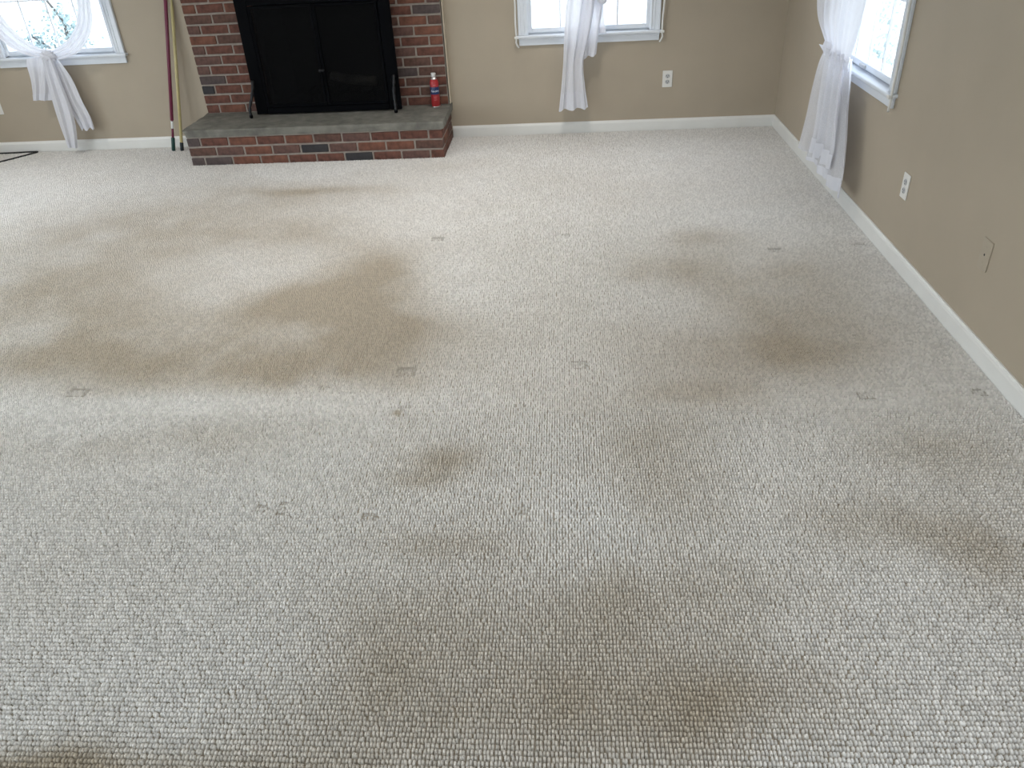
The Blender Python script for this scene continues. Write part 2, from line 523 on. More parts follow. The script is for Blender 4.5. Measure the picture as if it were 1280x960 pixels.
# wear and traffic stains: (pixel of the photo where the stain lies, half widths in metres on the floor, strength)
STAINS = [
    (230, 420, 1.00, 0.34, 0.56), (110, 460, 0.75, 0.22, 0.30), (330, 470, 0.55, 0.15, 0.34),
    (400, 375, 0.30, 0.28, 0.68), (470, 340, 0.24, 0.30, 0.66), (470, 425, 0.28, 0.36, 0.62), (440, 462, 0.34, 0.16, 0.40),
    (150, 300, 0.95, 0.40, 0.46), (290, 255, 0.80, 0.35, 0.36), (30, 400, 0.60, 0.40, 0.45), (90, 350, 0.6, 0.3, 0.28), (400, 295, 0.45, 0.30, 0.34),
    (390, 240, 0.46, 0.09, 0.45), (700, 240, 0.50, 0.30, 0.08), (545, 215, 0.40, 0.22, 0.16),
    (880, 300, 0.20, 0.14, 0.46), (930, 350, 0.32, 0.30, 0.52), (820, 345, 0.16, 0.16, 0.32), (985, 405, 0.28, 0.36, 0.44),
    (850, 450, 0.36, 0.24, 0.40), (870, 500, 0.24, 0.12, 0.50), (1010, 450, 0.22, 0.22, 0.34), (1100, 380, 0.3, 0.5, 0.16),
    (555, 568, 0.13, 0.07, 0.55), (505, 590, 0.10, 0.04, 0.32), (800, 560, 0.24, 0.14, 0.32),
    (740, 740, 0.15, 0.13, 0.40), (860, 625, 0.22, 0.16, 0.36), (1120, 650, 0.18, 0.13, 0.55), (1235, 690, 0.10, 0.12, 0.46),
    (560, 680, 0.22, 0.07, 0.34), (640, 790, 0.34, 0.2, 0.36), (860, 800, 0.30, 0.18, 0.26), (700, 910, 0.55, 0.14, 0.40),
    (900, 870, 0.22, 0.10, 0.30), (480, 900, 0.30, 0.14, 0.30), (520, 800, 0.20, 0.12, 0.22), (1160, 560, 0.22, 0.12, 0.26), (930, 720, 0.3, 0.12, 0.22),
    (170, 985, 0.55, 0.075, 0.95), (60, 560, 0.4, 0.1, 0.14), (250, 560, 0.3, 0.1, 0.18),
    (493, 519, 0.016, 0.014, 1.1), (640, 620, 0.3, 0.3, 0.05),
]
STAINS = [(*floor_at(px, py), rx, ry, s) for px, py, rx, ry, s in STAINS]
EDGE_L = [floor_at(0, 500), floor_at(430, 500)]
ARC = floor_at(392, 203)
def soil(x, y):
    wx = x + 0.22 * (fbm(x, y, 2.2, 3) - 0.5); wy = y + 0.22 * (fbm(x, y, 2.2, 9) - 0.5)
    m = np.full_like(x, 0.12)
    cut = 1 / (1 + np.exp(-(y - EDGE_L[0][1] - 0.03 * (fbm(x, y, 5, 21) - 0.5)) / 0.018))   # where a sofa once stood
    for k, (cx, cy, rx, ry, s) in enumerate(STAINS):
        q = ((wx - cx) / rx) ** 2 + ((wy - cy) / ry) ** 2
        v = s * np.exp(-q * 0.9)
        if k in (0, 1, 2, 6): v = v * cut
        m += v
    m *= 0.45 + 1.1 * fbm(x, y, 3.4, 31)
    m += 0.22 * (fbm(x, y, 1.1, 41) - 0.5) + 0.14 * (fbm(x, y, 9, 51, 3) - 0.5)
    # clean half oval in front of the hearth
    q = ((x - ARC[0]) / 0.44) ** 2 + ((y - ARC[1]) / 0.42) ** 2
    m *= 1 - 0.75 / (1 + np.exp((q - 1) / 0.06))
    return np.clip(m, 0, 1)

# furniture dents: pixel of the photo, size on the floor, shape
DENTS = [
    (547, 300, 0.065, 0.065, 'sq'), (692, 295, 0.05, 0.035, 'rd'), (707, 295, 0.045, 0.055, 'sq'), (969, 314, 0.07, 0.06, 'top'), (1073, 307, 0.065, 0.035, 'top'),
    (508, 466, 0.075, 0.075, 'sq'), (724, 457, 0.07, 0.07, 'sq'), (98, 492, 0.08, 0.07, 'sq'), (405, 485, 0.045, 0.04, 'rd'),
    (505, 510, 0.045, 0.04, 'rd'), (650, 508, 0.045, 0.04, 'rd'), (1082, 496, 0.065, 0.055, 'low'), (1224, 492, 0.06, 0.05, 'rd'),
    (326, 638, 0.05, 0.045, 'rd'), (353, 637, 0.03, 0.07, 'sq'), (462, 648, 0.05, 0.045, 'rd'), (653, 639, 0.05, 0.045, 'rd'),
]
DENTS = [(*floor_at(px, py), w, h, k) for px, py, w, h, k in DENTS]

PX, PY = 0.0088, 0.0130
nx = int((XR - 0.016 - XL) / PX); ny = int((YB - 0.016 - 0.55) / PY)
gx = XL + 0.02 + (np.arange(nx) + 0.5) * PX
gy = 0.55 + (np.arange(ny) + 0.5) * PY
X, Y = np.meshgrid(gx, gy)
X = X + (np.arange(ny) % 2)[:, None] * PX * 0.12
X = X.ravel(); Y = Y.ravel()
keep = (X < XR - 0.016) & (X > -1.62 - 0.62 * (Y - 0.97) - 1.9) & ~((X > -2.664) & (X < -0.834) & (Y > 5.438))
X, Y = X[keep], Y[keep]
n = len(X)
tilt = np.full(n, 0.0); hz = np.full(n, 1.0); dent_shade = np.ones(n)
for cx, cy, w, h, kind in DENTS:
    lx, ly = (X - cx) / (w / 2), (Y - cy) / (h / 2)
    if kind == 'rd': r = np.sqrt(lx ** 2 + ly ** 2)
    else: r = np.maximum(np.abs(lx), np.abs(ly))
    ins = r < 1.0
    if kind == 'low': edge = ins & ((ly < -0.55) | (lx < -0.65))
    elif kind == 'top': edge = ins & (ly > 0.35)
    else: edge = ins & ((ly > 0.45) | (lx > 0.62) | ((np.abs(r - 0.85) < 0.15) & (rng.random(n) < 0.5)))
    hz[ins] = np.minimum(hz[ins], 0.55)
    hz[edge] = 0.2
    dent_shade[edge] = 0.66  # shadow along the dent edge, painted as a darker loop tone
    dent_shade[ins & ~edge] = np.minimum(dent_shade[ins & ~edge], 0.9)
sX = X + rng.normal(0, 0.0009, n); sY = Y + rng.normal(0, 0.0009, n)
S = soil(X, Y)
V = 0.95 + 0.13 * (rng.random(n) - 0.5) * 2
V = V * dent_shade  # loop tone now includes the painted shade of the dents
hz2 = hz
hgt = (0.0098 * (0.86 + 0.28 * rng.random(n))) * hz2
ang = rng.normal(0.0, 0.5, n)
lenx, leny = PX * 0.405, PY * 0.43
near = Y < 2.3
def loops(sel, template, faces):
    k = sel.sum()
    T = np.array(template)
    ca, sa = np.cos(ang[sel])[:, None], np.sin(ang[sel])[:, None]
    sc = (0.94 + 0.12 * rng.random(k))[:, None]
    tx, ty, tz = T[:, 0][None] * lenx * sc, T[:, 1][None] * leny * sc, T[:, 2][None]
    skew = tz * 0.35 * lenx                                  # the yarn leans over
    wx = sX[sel][:, None] + tx + skew * sa
    wy = sY[sel][:, None] + ty
    wz = tz * hgt[sel][:, None]
    verts = np.stack([wx, wy, wz], -1).reshape(-1, 3)
    F = np.array(faces)[None] + (np.arange(k) * len(T))[:, None, None]
    return verts, F.reshape(-1, len(faces[0])), np.repeat(S[sel], len(T)), np.repeat(V[sel], len(T))
# nearby loop: eight-sided cushion, quads only ; far loop: hip roof
tN = [(-1, -.75, 0), (-.55, -1, 0), (.55, -1, 0), (1, -.75, 0), (1, .75, 0), (.55, 1, 0), (-.55, 1, 0), (-1, .75, 0),
      (-.78, -.6, .7), (-.4, -.8, .7), (.4, -.8, .7), (.78, -.6, .7), (.78, .6, .7), (.4, .8, .7), (-.4, .8, .7), (-.78, .6, .7),
      (-.3, -.4, 1), (.3, -.4, 1), (.3, .4, 1), (-.3, .4, 1)]
fN = [(i, (i + 1) % 8, 8 + (i + 1) % 8, 8 + i) for i in range(8)] + [(8, 9, 16, 16), (9, 10, 17, 16), (10, 11, 17, 17), (11, 12, 18, 17), (12, 13, 18, 18), (13, 14, 19, 18), (14, 15, 19, 19), (15, 8, 16, 19), (16, 17, 18, 19)]
fN3 = []
for f in fN:
    u = list(dict.fromkeys(f))
    if len(u) == 3: fN3.append(tuple(u))
    else: fN3 += [(u[0], u[1], u[2]), (u[0], u[2], u[3])]
tF = [(-1, -1, 0), (1, -1, 0), (1, 1, 0), (-1, 1, 0), (-.62, -.62, .85), (.62, -.62, .85), (.62, .62, .85), (-.62, .62, .85)]
fF4 = [(0, 1, 5, 4), (1, 2, 6, 5), (2, 3, 7, 6), (3, 0, 4, 7), (4, 5, 6, 7)]
fF = []
for u in fF4: fF += [(u[0], u[1], u[2]), (u[0], u[2], u[3])]
def carpet_mesh(name, sel, T, Fc):
    v, f, s, val = loops(sel, T, Fc)
    me = bpy.data.meshes.new(name)
    me.vertices.add(len(v)); me.vertices.foreach_set('co', v.astype(np.float32).ravel())
    me.loops.add(f.size); me.loops.foreach_set('vertex_index', f.astype(np.int32).ravel())
    me.polygons.add(len(f)); me.polygons.foreach_set('loop_start', np.arange(0, f.size, 3, dtype=np.int32))
    me.polygons.foreach_set('loop_total', np.full(len(f), 3, dtype=np.int32))
    me.polygons.foreach_set('use_smooth', np.ones(len(f), dtype=bool))
    a = me.attributes.new('soil', 'FLOAT_COLOR', 'POINT')
    a.data.foreach_set('color', np.stack([s, val, s * 0, s * 0 + 1], -1).astype(np.float32).ravel())  # red: soil, green: loop tone with the painted dent shade
    me.update(calc_edges=True)
    me.materials.append(M_carpet)
    o = bpy.data.objects.new(name, me)
    COL.objects.link(o)
    o.parent = floor
    o['kind'] = 'stuff'
    return o
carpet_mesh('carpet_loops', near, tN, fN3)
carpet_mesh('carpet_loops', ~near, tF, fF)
CARPET = 0.006

# ------------------------------------------------------------------ brick fireplace with raised hearth
fire = tag(empty('brick_fireplace', (-1.748, 5.70, 0)), 'red brick fireplace with a raised flagstone hearth in the back wall', 'fireplace')
FO = Vector((-1.748, 5.70, 0))
H = 0.0548; CO = 0.0677; BL = 0.1909; HD = 0.0903; JT = 0.0123
X0, X1 = -2.658, -0.838
_bm_cache = {}
def brick_mesh(sx, sy, sz, ci, var):
    key = (round(sx, 3), round(sy, 3), ci, var)
    if key in _bm_cache: return _bm_cache[key]
    bm = bmesh.new()
    r = bmesh.ops.create_cube(bm, size=1.0)
    rr = random.Random(hash(key) & 0xffff)
    bmesh.ops.scale(bm, vec=(sx, sy, sz), verts=bm.verts)
    bmesh.ops.bevel(bm, geom=list(bm.edges), offset=0.0035, segments=1, affect='EDGES')
    for v in bm.verts:
        v.co += Vector((rr.uniform(-1, 1), rr.uniform(-1, 1), rr.uniform(-1, 1))) * 0.0013
    me = bpy.data.meshes.new('brick')
    bm.to_mesh(me); bm.free()
    me.materials.append(BRICKS[ci])
    _bm_cache[key] = me
    return me
def brick(x0, x1, y0, y1, z0, ci=None):
    if x1 - x0 < 0.02 or y1 - y0 < 0.02: return
    if ci is None: ci = random.choices(range(6), (34, 26, 18, 16, 4, 0))[0]
    me = brick_mesh(x1 - x0, y1 - y0, H, ci, random.randrange(3))
    o = link_mesh('brick', me, fire, Vector(((x0 + x1) / 2, (y0 + y1) / 2, z0 + H / 2)) - FO + Vector((0, random.uniform(-.0015, .001), random.uniform(-.001, .001))))
    o.rotation_euler = (0, random.uniform(-.006, .006), random.uniform(-.004, .004))
def spans(row_even, x0):
    """brick spans of one course, 9 units wide"""
    out = []
    x = x0
    if row_even:
        for k in range(9): out.append((x, x + BL)); x += BL + JT
    else:
        out.append((x, x + HD)); x += HD + JT
        for k in range(8): out.append((x, x + BL)); x += BL + JT
        out.append((x, x + HD))
    return out
# hearth: three courses
YH = 5.443
special = {(0, 0): 4, (0, 1): 4, (0, 6): 5, (1, 4): 5, (2, 0): 4, (1, 0): 2, (1, 1): 3, (2, 9): 0, (0, 3): 1, (0, 4): 0, (0, 8): 3, (2, 7): 0}
for r in range(3):
    even = r == 1
    sp = spans(even, X0)
    for k, (a, b_) in enumerate(sp):
        corner = k in (0, len(sp) - 1)
        dep = (HD if even else BL) if corner else HD
        brick(a, b_, YH, YH + dep, r * CO + 0.003, special.get((r, k)))
    for sx in (0, 1):
        y = YH + (HD if even else BL) + JT
        while y < YB - 0.06:
            y2 = min(y + BL, YB - 0.002)
            if sx == 0: brick(X0, X0 + HD, y, y2, r * CO + 0.003)
            else: brick(X1 - HD, X1, y, y2, r * CO + 0.003)
            y = y2 + JT
def fpart(name, bm, m, smooth=False):
    bmesh.ops.translate(bm, vec=-FO, verts=bm.verts)
    return obj(name, bm, m, fire, smooth)
fpart('hearth_mortar', nbox(X0 + 0.006, X1 - 0.006, YH + 0.006, YB - 0.001, 0.0, 0.2035), M_mortar)
# flagstone slab with broken edges
bm = bmesh.new()
box(bm, X0 - 0.014, X1 + 0.013, YH - 0.010, YB - 0.001, 0.2045, 0.254)
bmesh.ops.subdivide_edges(bm, edges=[e for e in bm.edges if abs((e.verts[0].co - e.verts[1].co).x) > 1], cuts=50, use_grid_fill=True)
bmesh.ops.subdivide_edges(bm, edges=[e for e in bm.edges if abs((e.verts[0].co - e.verts[1].co).y) > 0.3], cuts=14, use_grid_fill=True)
bmesh.ops.subdivide_edges(bm, edges=[e for e in bm.edges if abs((e.verts[0].co - e.verts[1].co).z) > 0.03], cuts=3, use_grid_fill=True)
for v in bm.verts:
    c = v.co
    nzv = noise.noise_vector(c * 22) * 0.004 + noise.noise_vector(c * 60) * 0.002
    top = c.z > 0.2535
    front = c.y < YH - 0.009
    left = c.x < X0 - 0.0135; right = c.x > X1 + 0.0125
    if front and top: c.y += 0.004; c.z -= 0.002
    if front: c.y += nzv.y
    if left: c.x += nzv.x * 2.2 + (0.2545 - c.z) * 0.45
    if right: c.x += nzv.x * 1.2
    if top: c.z += nzv.z * 0.25 - 0.0005
fpart('hearth_slab', bm, M_slab, smooth=False)
# chimney breast
YC = 5.914
ZS = 0.254
NR = int((ZC - ZS) / CO)
sp_col = {(2, 0): 5, (0, 0): 0, (2, 1): 0, (5, 0): 3, (2, 8): 2, (0, 1): 1}
for r in range(NR):
    even = r % 2 == 1
    z0 = ZS + 0.004 + r * CO
    if z0 + H > ZC: break
    for k, (a, b_) in enumerate(spans(even, X0 - 0.006)):
        b_ = min(b_, X1)
        ci = sp_col.get((r, k))
        if z0 < FB_Z1 - 0.02:
            if b_ <= FB_X0: brick(a, b_, YC, YB - 0.002, z0, ci)
            elif a < FB_X0: brick(a, FB_X0, YC, YB - 0.002, z0, ci)
            elif a >= FB_X1: brick(a, b_, YC, YB - 0.002, z0, ci)
            elif b_ > FB_X1: brick(FB_X1, b_, YC, YB - 0.002, z0, ci)
        else:
            brick(a, b_, YC, YB - 0.002, z0, ci)
bm = bmesh.new()
yc = YC + 0.006
box(bm, X0, FB_X0 - 0.004, yc, YB - 0.001, ZS, ZC - 0.002)
box(bm, FB_X1 + 0.004, X1 - 0.005, yc, YB - 0.001, ZS, ZC - 0.002)
box(bm, FB_X0 - 0.004, FB_X1 + 0.004, yc, YB - 0.001, FB_Z1, ZC - 0.002)
fpart('chimney_mortar', bm, M_mortar)
# smoke-black firebox behind the opening
bm = bmesh.new()
yb2 = YB + 0.52
box(bm, FB_X0, FB_X0 + 0.03, YB - 0.02, yb2, FB_Z0, FB_Z1)
box(bm, FB_X1 - 0.03, FB_X1, YB - 0.02, yb2, FB_Z0, FB_Z1)
box(bm, FB_X0, FB_X1, yb2, yb2 + 0.04, FB_Z0 - 0.03, FB_Z1 + 0.03)
box(bm, FB_X0, FB_X1, YB - 0.001, yb2, FB_Z0 - 0.05, FB_Z0 + 0.003)
box(bm, FB_X0, FB_X1, YB + 0.001, yb2, FB_Z1 - 0.03, FB_Z1)
fpart('firebox', bm, M_soot)
# thin cream strip where the brick meets the wall on the right
bm = nbox(X1 + 0.0005, X1 + 0.0105, YC + 0.012, YB - 0.0005, ZS + 0.002, ZC - 0.001, bevel=0.003)
tag(obj('trim_1', bm, M_cream), kind='structure')

# grate and log inside
g = tag(empty('fireplace_grate', (-1.69, YB + 0.22, FB_Z0 + 0.003)), 'black iron log grate inside the dark firebox', 'grate')
for k in range(6):
    x = -0.25 + k * 0.1
    bm = tube(bmesh.new(), smooth_path([(x, -0.15, 0.08), (x, -0.1, 0.08), (x, 0.1, 0.08), (x, 0.15, 0.08)], 4), 0.008, 6)
    obj('bar', bm, M_black, g, True)
for x in (-0.22, 0.22):
    for y in (-0.1, 0.1):
        obj('leg', tube(bmesh.new(), [(x, y, 0.0), (x, y, 0.074)], 0.009, 6), M_black, g, True)
for y in (-0.1, 0.1):
    obj('cross_bar', tube(bmesh.new(), [(-0.28, y, 0.074), (0.28, y, 0.074)], 0.008, 6), M_black, g, True)
lg = tag(empty('firewood_log', (-1.56, YB + 0.17, FB_Z0 + 0.150)), 'split ash-grey firewood log lying on the grate behind the screen', 'log')
bm = bmesh.new()
tube(bm, smooth_path([(-0.19, 0.04, 0.035), (-0.06, 0.0, 0.015), (0.05, 0, 0.0), (0.15, -0.02, -0.005)], 5), 0.036, 9)
for v in bm.verts: v.co += noise.noise_vector(v.co * 25) * 0.01
obj('bark', bm, M_ash, lg, True)

# ------------------------------------------------------------------ fireplace screen standing on the hearth
SX0, SX1, SY, SZ0, SZ1 = -2.242, -1.168, 5.80, 0.262, 1.10
scr = tag(empty('fireplace_screen', ((SX0 + SX1) / 2, SY, 0.2545)), 'black framed fireplace screen with two mesh doors standing on the hearth', 'fireplace screen')
SO = Vector(((SX0 + SX1) / 2, SY, 0.2545))
def spart(name, bm, m, parent=None, smooth=False):
    bmesh.ops.translate(bm, vec=-SO, verts=bm.verts)
    return obj(name, bm, m, parent or scr, smooth)
m, nt, b = new_mat('black_screen_mesh')
b.inputs['Base Color'].default_value = (0.0015, 0.0016, 0.002, 1)
b.inputs['Roughness'].default_value = 0.6
b.inputs['Specular IOR Level'].default_value = 0.08
out = [q for q in nt.nodes if q.type == 'OUTPUT_MATERIAL'][0]
tr = nt.nodes.new('ShaderNodeBsdfTransparent')
mxs = nt.nodes.new('ShaderNodeMixShader'); mxs.inputs[0].default_value = 0.72
nt.links.new(tr.outputs[0], mxs.inputs[1]); nt.links.new(b.outputs[0], mxs.inputs[2]); nt.links.new(mxs.outputs[0], out.inputs[0])
M_mesh = m
bm = bmesh.new()
fw = 0.085
box(bm, SX0, SX0 + fw, SY - 0.008, SY + 0.008, SZ0, SZ1, bevel=0.003)
box(bm, SX1 - fw, SX1, SY - 0.008, SY + 0.008, SZ0, SZ1, bevel=0.003)
box(bm, SX0 + fw, SX1 - fw, SY - 0.008, SY + 0.008, SZ0, SZ0 + 0.045, bevel=0.003)
box(bm, SX0 + fw, SX1 - fw, SY - 0.008, SY + 0.008, SZ1 - 0.12, SZ1, bevel=0.003)
spart('frame', bm, M_black)
cx = (SX0 + SX1) / 2
for a, b_ in ((SX0 + fw + 0.003, cx - 0.002), (cx + 0.002, SX1 - fw - 0.003)):
    z0, z1 = SZ0 + 0.048, SZ1 - 0.123
    bm = bmesh.new()
    t = 0.018
    box(bm, a, a + t, SY - 0.013, SY + 0.003, z0, z1, bevel=0.002)
    box(bm, b_ - t, b_, SY - 0.013, SY + 0.003, z0, z1, bevel=0.002)
    box(bm, a + t, b_ - t, SY - 0.013, SY + 0.003, z0, z0 + t, bevel=0.002)
    box(bm, a + t, b_ - t, SY - 0.013, SY + 0.003, z1 - t, z1, bevel=0.002)
    dr = spart('door', bm, M_black)
    spart('mesh_panel', nbox(a + t, b_ - t, SY - 0.005, SY - 0.003, z0 + t, z1 - t), M_mesh, dr)
    hx = (b_ - 0.009) if a < cx - 0.1 else (a + 0.009)
    bm = tube(bmesh.new(), [(hx, SY - 0.012, 0.55), (hx, SY - 0.032, 0.55)], [0.006, 0.011], 10)
    spart('handle', bm, M_leg, dr, True)
for s, fx, tx in ((-1, -2.263, -2.225), (1, -1.199, -1.199)):     # twisted front feet
    pts = smooth_path([(tx, SY - 0.009, 0.50), (tx, SY - 0.03, 0.46), ((fx + tx) / 2 - 0.004 * s, SY - 0.055, 0.39), (fx, SY - 0.075, 0.32), (fx, SY - 0.08, 0.268)], 5)
    rad = [0.0085 + 0.004 * abs(math.sin(k * 0.9)) for k in range(len(pts))]
    bm = tube(bmesh.new(), pts, rad, 8)
    leg = spart('leg', bm, M_leg, None, True)
    bm = bmesh.new()
    lathe(bm, [(0.009, 0), (0.013, 0.004), (0.013, 0.018), (0.009, 0.026)], 12)
    bmesh.ops.translate(bm, vec=(fx, SY - 0.08, 0.2555), verts=bm.verts)
    spart('foot', bm, M_black, leg, True)

# ------------------------------------------------------------------ aerosol can on the hearth
can = tag(empty('aerosol_can', (-0.929, 5.868, 0.2545)), 'red aerosol can with a blue label band and white cap on the hearth', 'spray can')
M_red = mat('red_can_paint', (0.42, 0.028, 0.034), 0.28, var=0.1)
M_blue = mat('blue_label', (0.010, 0.035, 0.13), 0.35, var=0.15)
M_cap = mat('white_cap_plastic', (0.70, 0.70, 0.70), 0.35)
M_ink = mat('white_ink', (0.8, 0.85, 0.9), 0.5)
R = 0.0315
obj('body', lathe(bmesh.new(), [(R * .95, 0), (R * .97, 0.004), (R * 0.97, 0.006), (R, 0.007), (R, 0.165), (R * .93, 0.177), (R * .74, 0.190)], 32), M_red, can, True)
obj('rim', lathe(bmesh.new(), [(R * 1.02, 0.0), (R * 1.05, 0.002), (R * 1.05, 0.005), (R * 1.0, 0.0065)], 32), M_metal, can, True)
obj('label_band', lathe(bmesh.new(), [(R * 1.005, 0.088), (R * 1.012, 0.0885), (R * 1.012, 0.1395), (R * 1.005, 0.14)], 32), M_blue, can, True)
obj('collar', lathe(bmesh.new(), [(R * .75, 0.189), (R * .72, 0.193), (R * .5, 0.200), (R * .46, 0.203)], 24), M_metal, can, True)
obj('cap', lathe(bmesh.new(), [(R * .48, 0.2025), (R * .46, 0.215), (R * .55, 0.226), (R * .52, 0.232), (R * .3, 0.233)], 20), M_cap, can, True)
tcv = bpy.data.curves.new('lettering', 'FONT')
tcv.body = 'Resolve'
tcv.size = 0.0205; tcv.align_x = 'CENTER'; tcv.shear = 0.25; tcv.extrude = 0.0
to = bpy.data.objects.new('lettering_source', tcv)
COL.objects.link(to)
dg = bpy.context.evaluated_depsgraph_get()
tme = bpy.data.meshes.new_from_object(to.evaluated_get(dg))
bpy.data.objects.remove(to)
bm = bmesh.new(); bm.from_mesh(tme)
ex = bmesh.ops.extrude_face_region(bm, geom=list(bm.faces))
bmesh.ops.translate(bm, vec=(0, 0, 0.0004), verts=[v for v in ex['geom'] if isinstance(v, bmesh.types.BMVert)])
a0 = math.atan2(0 - 5.868, 0 + 0.929)          # towards the room
for v in bm.verts:
    x, y, z = v.co
    rr = R * 1.012 + 0.0002 + z
    th = a0 + (x * 1.0) / R
    v.co = (rr * math.cos(th), rr * math.sin(th), 0.106 + y)
obj('lettering', bm, M_ink, can)['label'] = 'white slanted lettering on the blue band'
bm = bmesh.new()      # small white print lines on the red body
for zz, wd in ((0.072, 0.6), (0.062, 0.45), (0.05, 0.55), (0.151, 0.5)):
    vs = []
    for k in range(9):
        th = a0 - wd / 2 * 1.4 + k / 8 * wd * 1.4
        for h_ in (0, 0.0026):
            vs.append(bm.verts.new(((R + 0.0003) * math.cos(th), (R + 0.0003) * math.sin(th), zz + h_)))
    for k in range(8):
        bm.faces.new((vs[2 * k], vs[2 * k + 2], vs[2 * k + 3], vs[2 * k + 1]))
obj('label_print', bm, mat('pale_red_print', (0.75, 0.25, 0.25), 0.5), can)

# ------------------------------------------------------------------ two poles leaning beside the chimney
def pole(name, p0, p1, segs, label):
    p0, p1 = Vector(p0), Vector(p1)
    t = tag(empty(name, p0), label, 'pole')
    L = (p1 - p0).length
    u = (p1 - p0).normalized()
    for pn, a, b_, r0, r1, m in segs:
        ds = [a, a + 0.004, b_ - 0.004, b_]
        bm = tube(bmesh.new(), [u * q for q in ds], [r0 * 0.8, r0, r1, r1 * 0.8], 14)
        obj(pn, bm, m, t, True)
    return t
M_maroon = mat('maroon_fibreglass', (0.16, 0.018, 0.055), 0.35, var=0.1)
M_yellow = mat('yellow_lacquered_pole', (0.52, 0.45, 0.22), 0.35, var=0.12, scale=12)
M_green = mat('dark_green_grip', (0.004, 0.05, 0.042), 0.45, var=0.1)
M_dkgrip = mat('blackish_grip', (0.008, 0.016, 0.024), 0.45, var=0.1)
M_stick = mat('white_sticker', (0.75, 0.76, 0.76), 0.5)
z = CARPET
pole('extension_pole', (-2.975, 5.845, z), (-2.742, 5.953, z + 1.20),
     [('grip', 0.0, 0.10, 0.0135, 0.0135, M_green), ('neck', 0.10, 0.16, 0.010, 0.008, M_maroon), ('inner_shaft', 0.16, 0.225, 0.0085, 0.0085, M_maroon),
      ('shaft', 0.225, 1.22, 0.0125, 0.0125, M_maroon), ('sticker', 0.165, 0.222, 0.0095, 0.0095, M_stick)],
     'maroon extension pole with a green grip leaning beside the chimney')
pole('broom_handle', (-2.905, 5.838, z), (-2.738, 5.952, z + 1.03),
     [('grip', 0.0, 0.062, 0.0135, 0.0135, M_dkgrip), ('shaft', 0.06, 1.00, 0.0115, 0.0115, M_yellow), ('tip', 0.998, 1.045, 0.0095, 0.006, M_yellow)],
     'yellow pole with a dark end cap leaning nearest the chimney')

# ------------------------------------------------------------------ wall plates
def outlet(loc, rz, label, group=None):
    t = tag(empty('wall_outlet', loc, rz), label, 'outlet')
    obj('plate', nbox(-0.035, 0.035, -0.006, -0.0002, -0.057, 0.057, bevel=0.0025), M_plate, t)
    for zc in (-0.0195, 0.0195):
        bm = bmesh.new()
        lathe(bm, [(0.0165, 0), (0.0165, 0.0012), (0.0155, 0.002)], 20)
        bmesh.ops.rotate(bm, verts=bm.verts, matrix=Matrix.Rotation(math.pi / 2, 3, 'X'))
        bmesh.ops.scale(bm, vec=(1, 1, 0.86), verts=bm.verts)
        bmesh.ops.translate(bm, vec=(0, -0.006, zc), verts=bm.verts)
        r = obj('receptacle', bm, M_grey, t)
        bm = bmesh.new()
        box(bm, -0.0085, -0.0055, -0.0085, -0.0078, zc - 0.001, zc + 0.008)
        box(bm, 0.0055, 0.0085, -0.0085, -0.0078, zc - 0.001, zc + 0.008)
        box(bm, -0.003, 0.003, -0.0085, -0.0078, zc - 0.010, zc - 0.005)
        obj('slots', bm, M_dark, r)
    bm = lathe(bmesh.new(), [(0.003, 0), (0.003, 0.001), (0.002, 0.0015)], 10)
    bmesh.ops.rotate(bm, verts=bm.verts, matrix=Matrix.Rotation(math.pi / 2, 3, 'X'))
    bmesh.ops.translate(bm, vec=(0, -0.006, 0), verts=bm.verts)
    obj('screw', bm, M_metal, t)
    return t
outlet((0.744, YB, 0.362), 0, 'white wall outlet low on the back wall, right of the middle window')
outlet((XR, 3.545, 0.361), -math.pi / 2, 'white wall outlet low on the right wall, beyond the side window')
outlet((-4.322, YB, 0.352), 0, 'white wall outlet cut by the left picture edge, under the left window')
t = tag(empty('cable_plate', (XR, 2.757, 0.369), -math.pi / 2), 'tan painted cable wall plate with one dark hole on the right wall', 'wall plate')
obj('plate', nbox(-0.035, 0.035, -0.006, -0.0002, -0.057, 0.057, bevel=0.0025), M_tanplate, t)
bm = lathe(bmesh.new(), [(0.0045, 0), (0.0045, 0.0006), (0.004, 0.0008)], 14)
bmesh.ops.rotate(bm, verts=bm.verts, matrix=Matrix.Rotation(math.pi / 2, 3, 'X'))
bmesh.ops.translate(bm, vec=(0, -0.006, 0), verts=bm.verts)
obj('hole', bm, M_dark, t)
for zc in (-0.03, 0.03):
    bm = lathe(bmesh.new(), [(0.003, 0), (0.003, 0.0006), (0.002, 0.001)], 10)
    bmesh.ops.rotate(bm, verts=bm.verts, matrix=Matrix.Rotation(math.pi / 2, 3, 'X'))
    bmesh.ops.translate(bm, vec=(0, -0.006, zc), verts=bm.verts)
    obj('screw', bm, M_tanplate, t)

# ------------------------------------------------------------------ black cord on the carpet, far left
pts = smooth_path([(-4.95, 5.885, CARPET + .006), (-4.6, 5.915, CARPET + .006), (-4.28, 5.925, CARPET + .006), (-4.13, 5.928, CARPET + .008),
                   (-4.105, 5.915, CARPET + .008), (-4.14, 5.868, CARPET + .006), (-4.24, 5.72, CARPET + .006), (-4.38, 5.56, CARPET + .006), (-4.6, 5.40, CARPET + .006)], 6)
tag(obj('power_cord', tube(bmesh.new(), pts, 0.006, 8), M_cord, None, True), 'black cord folded on the carpet under the left window', 'cord')

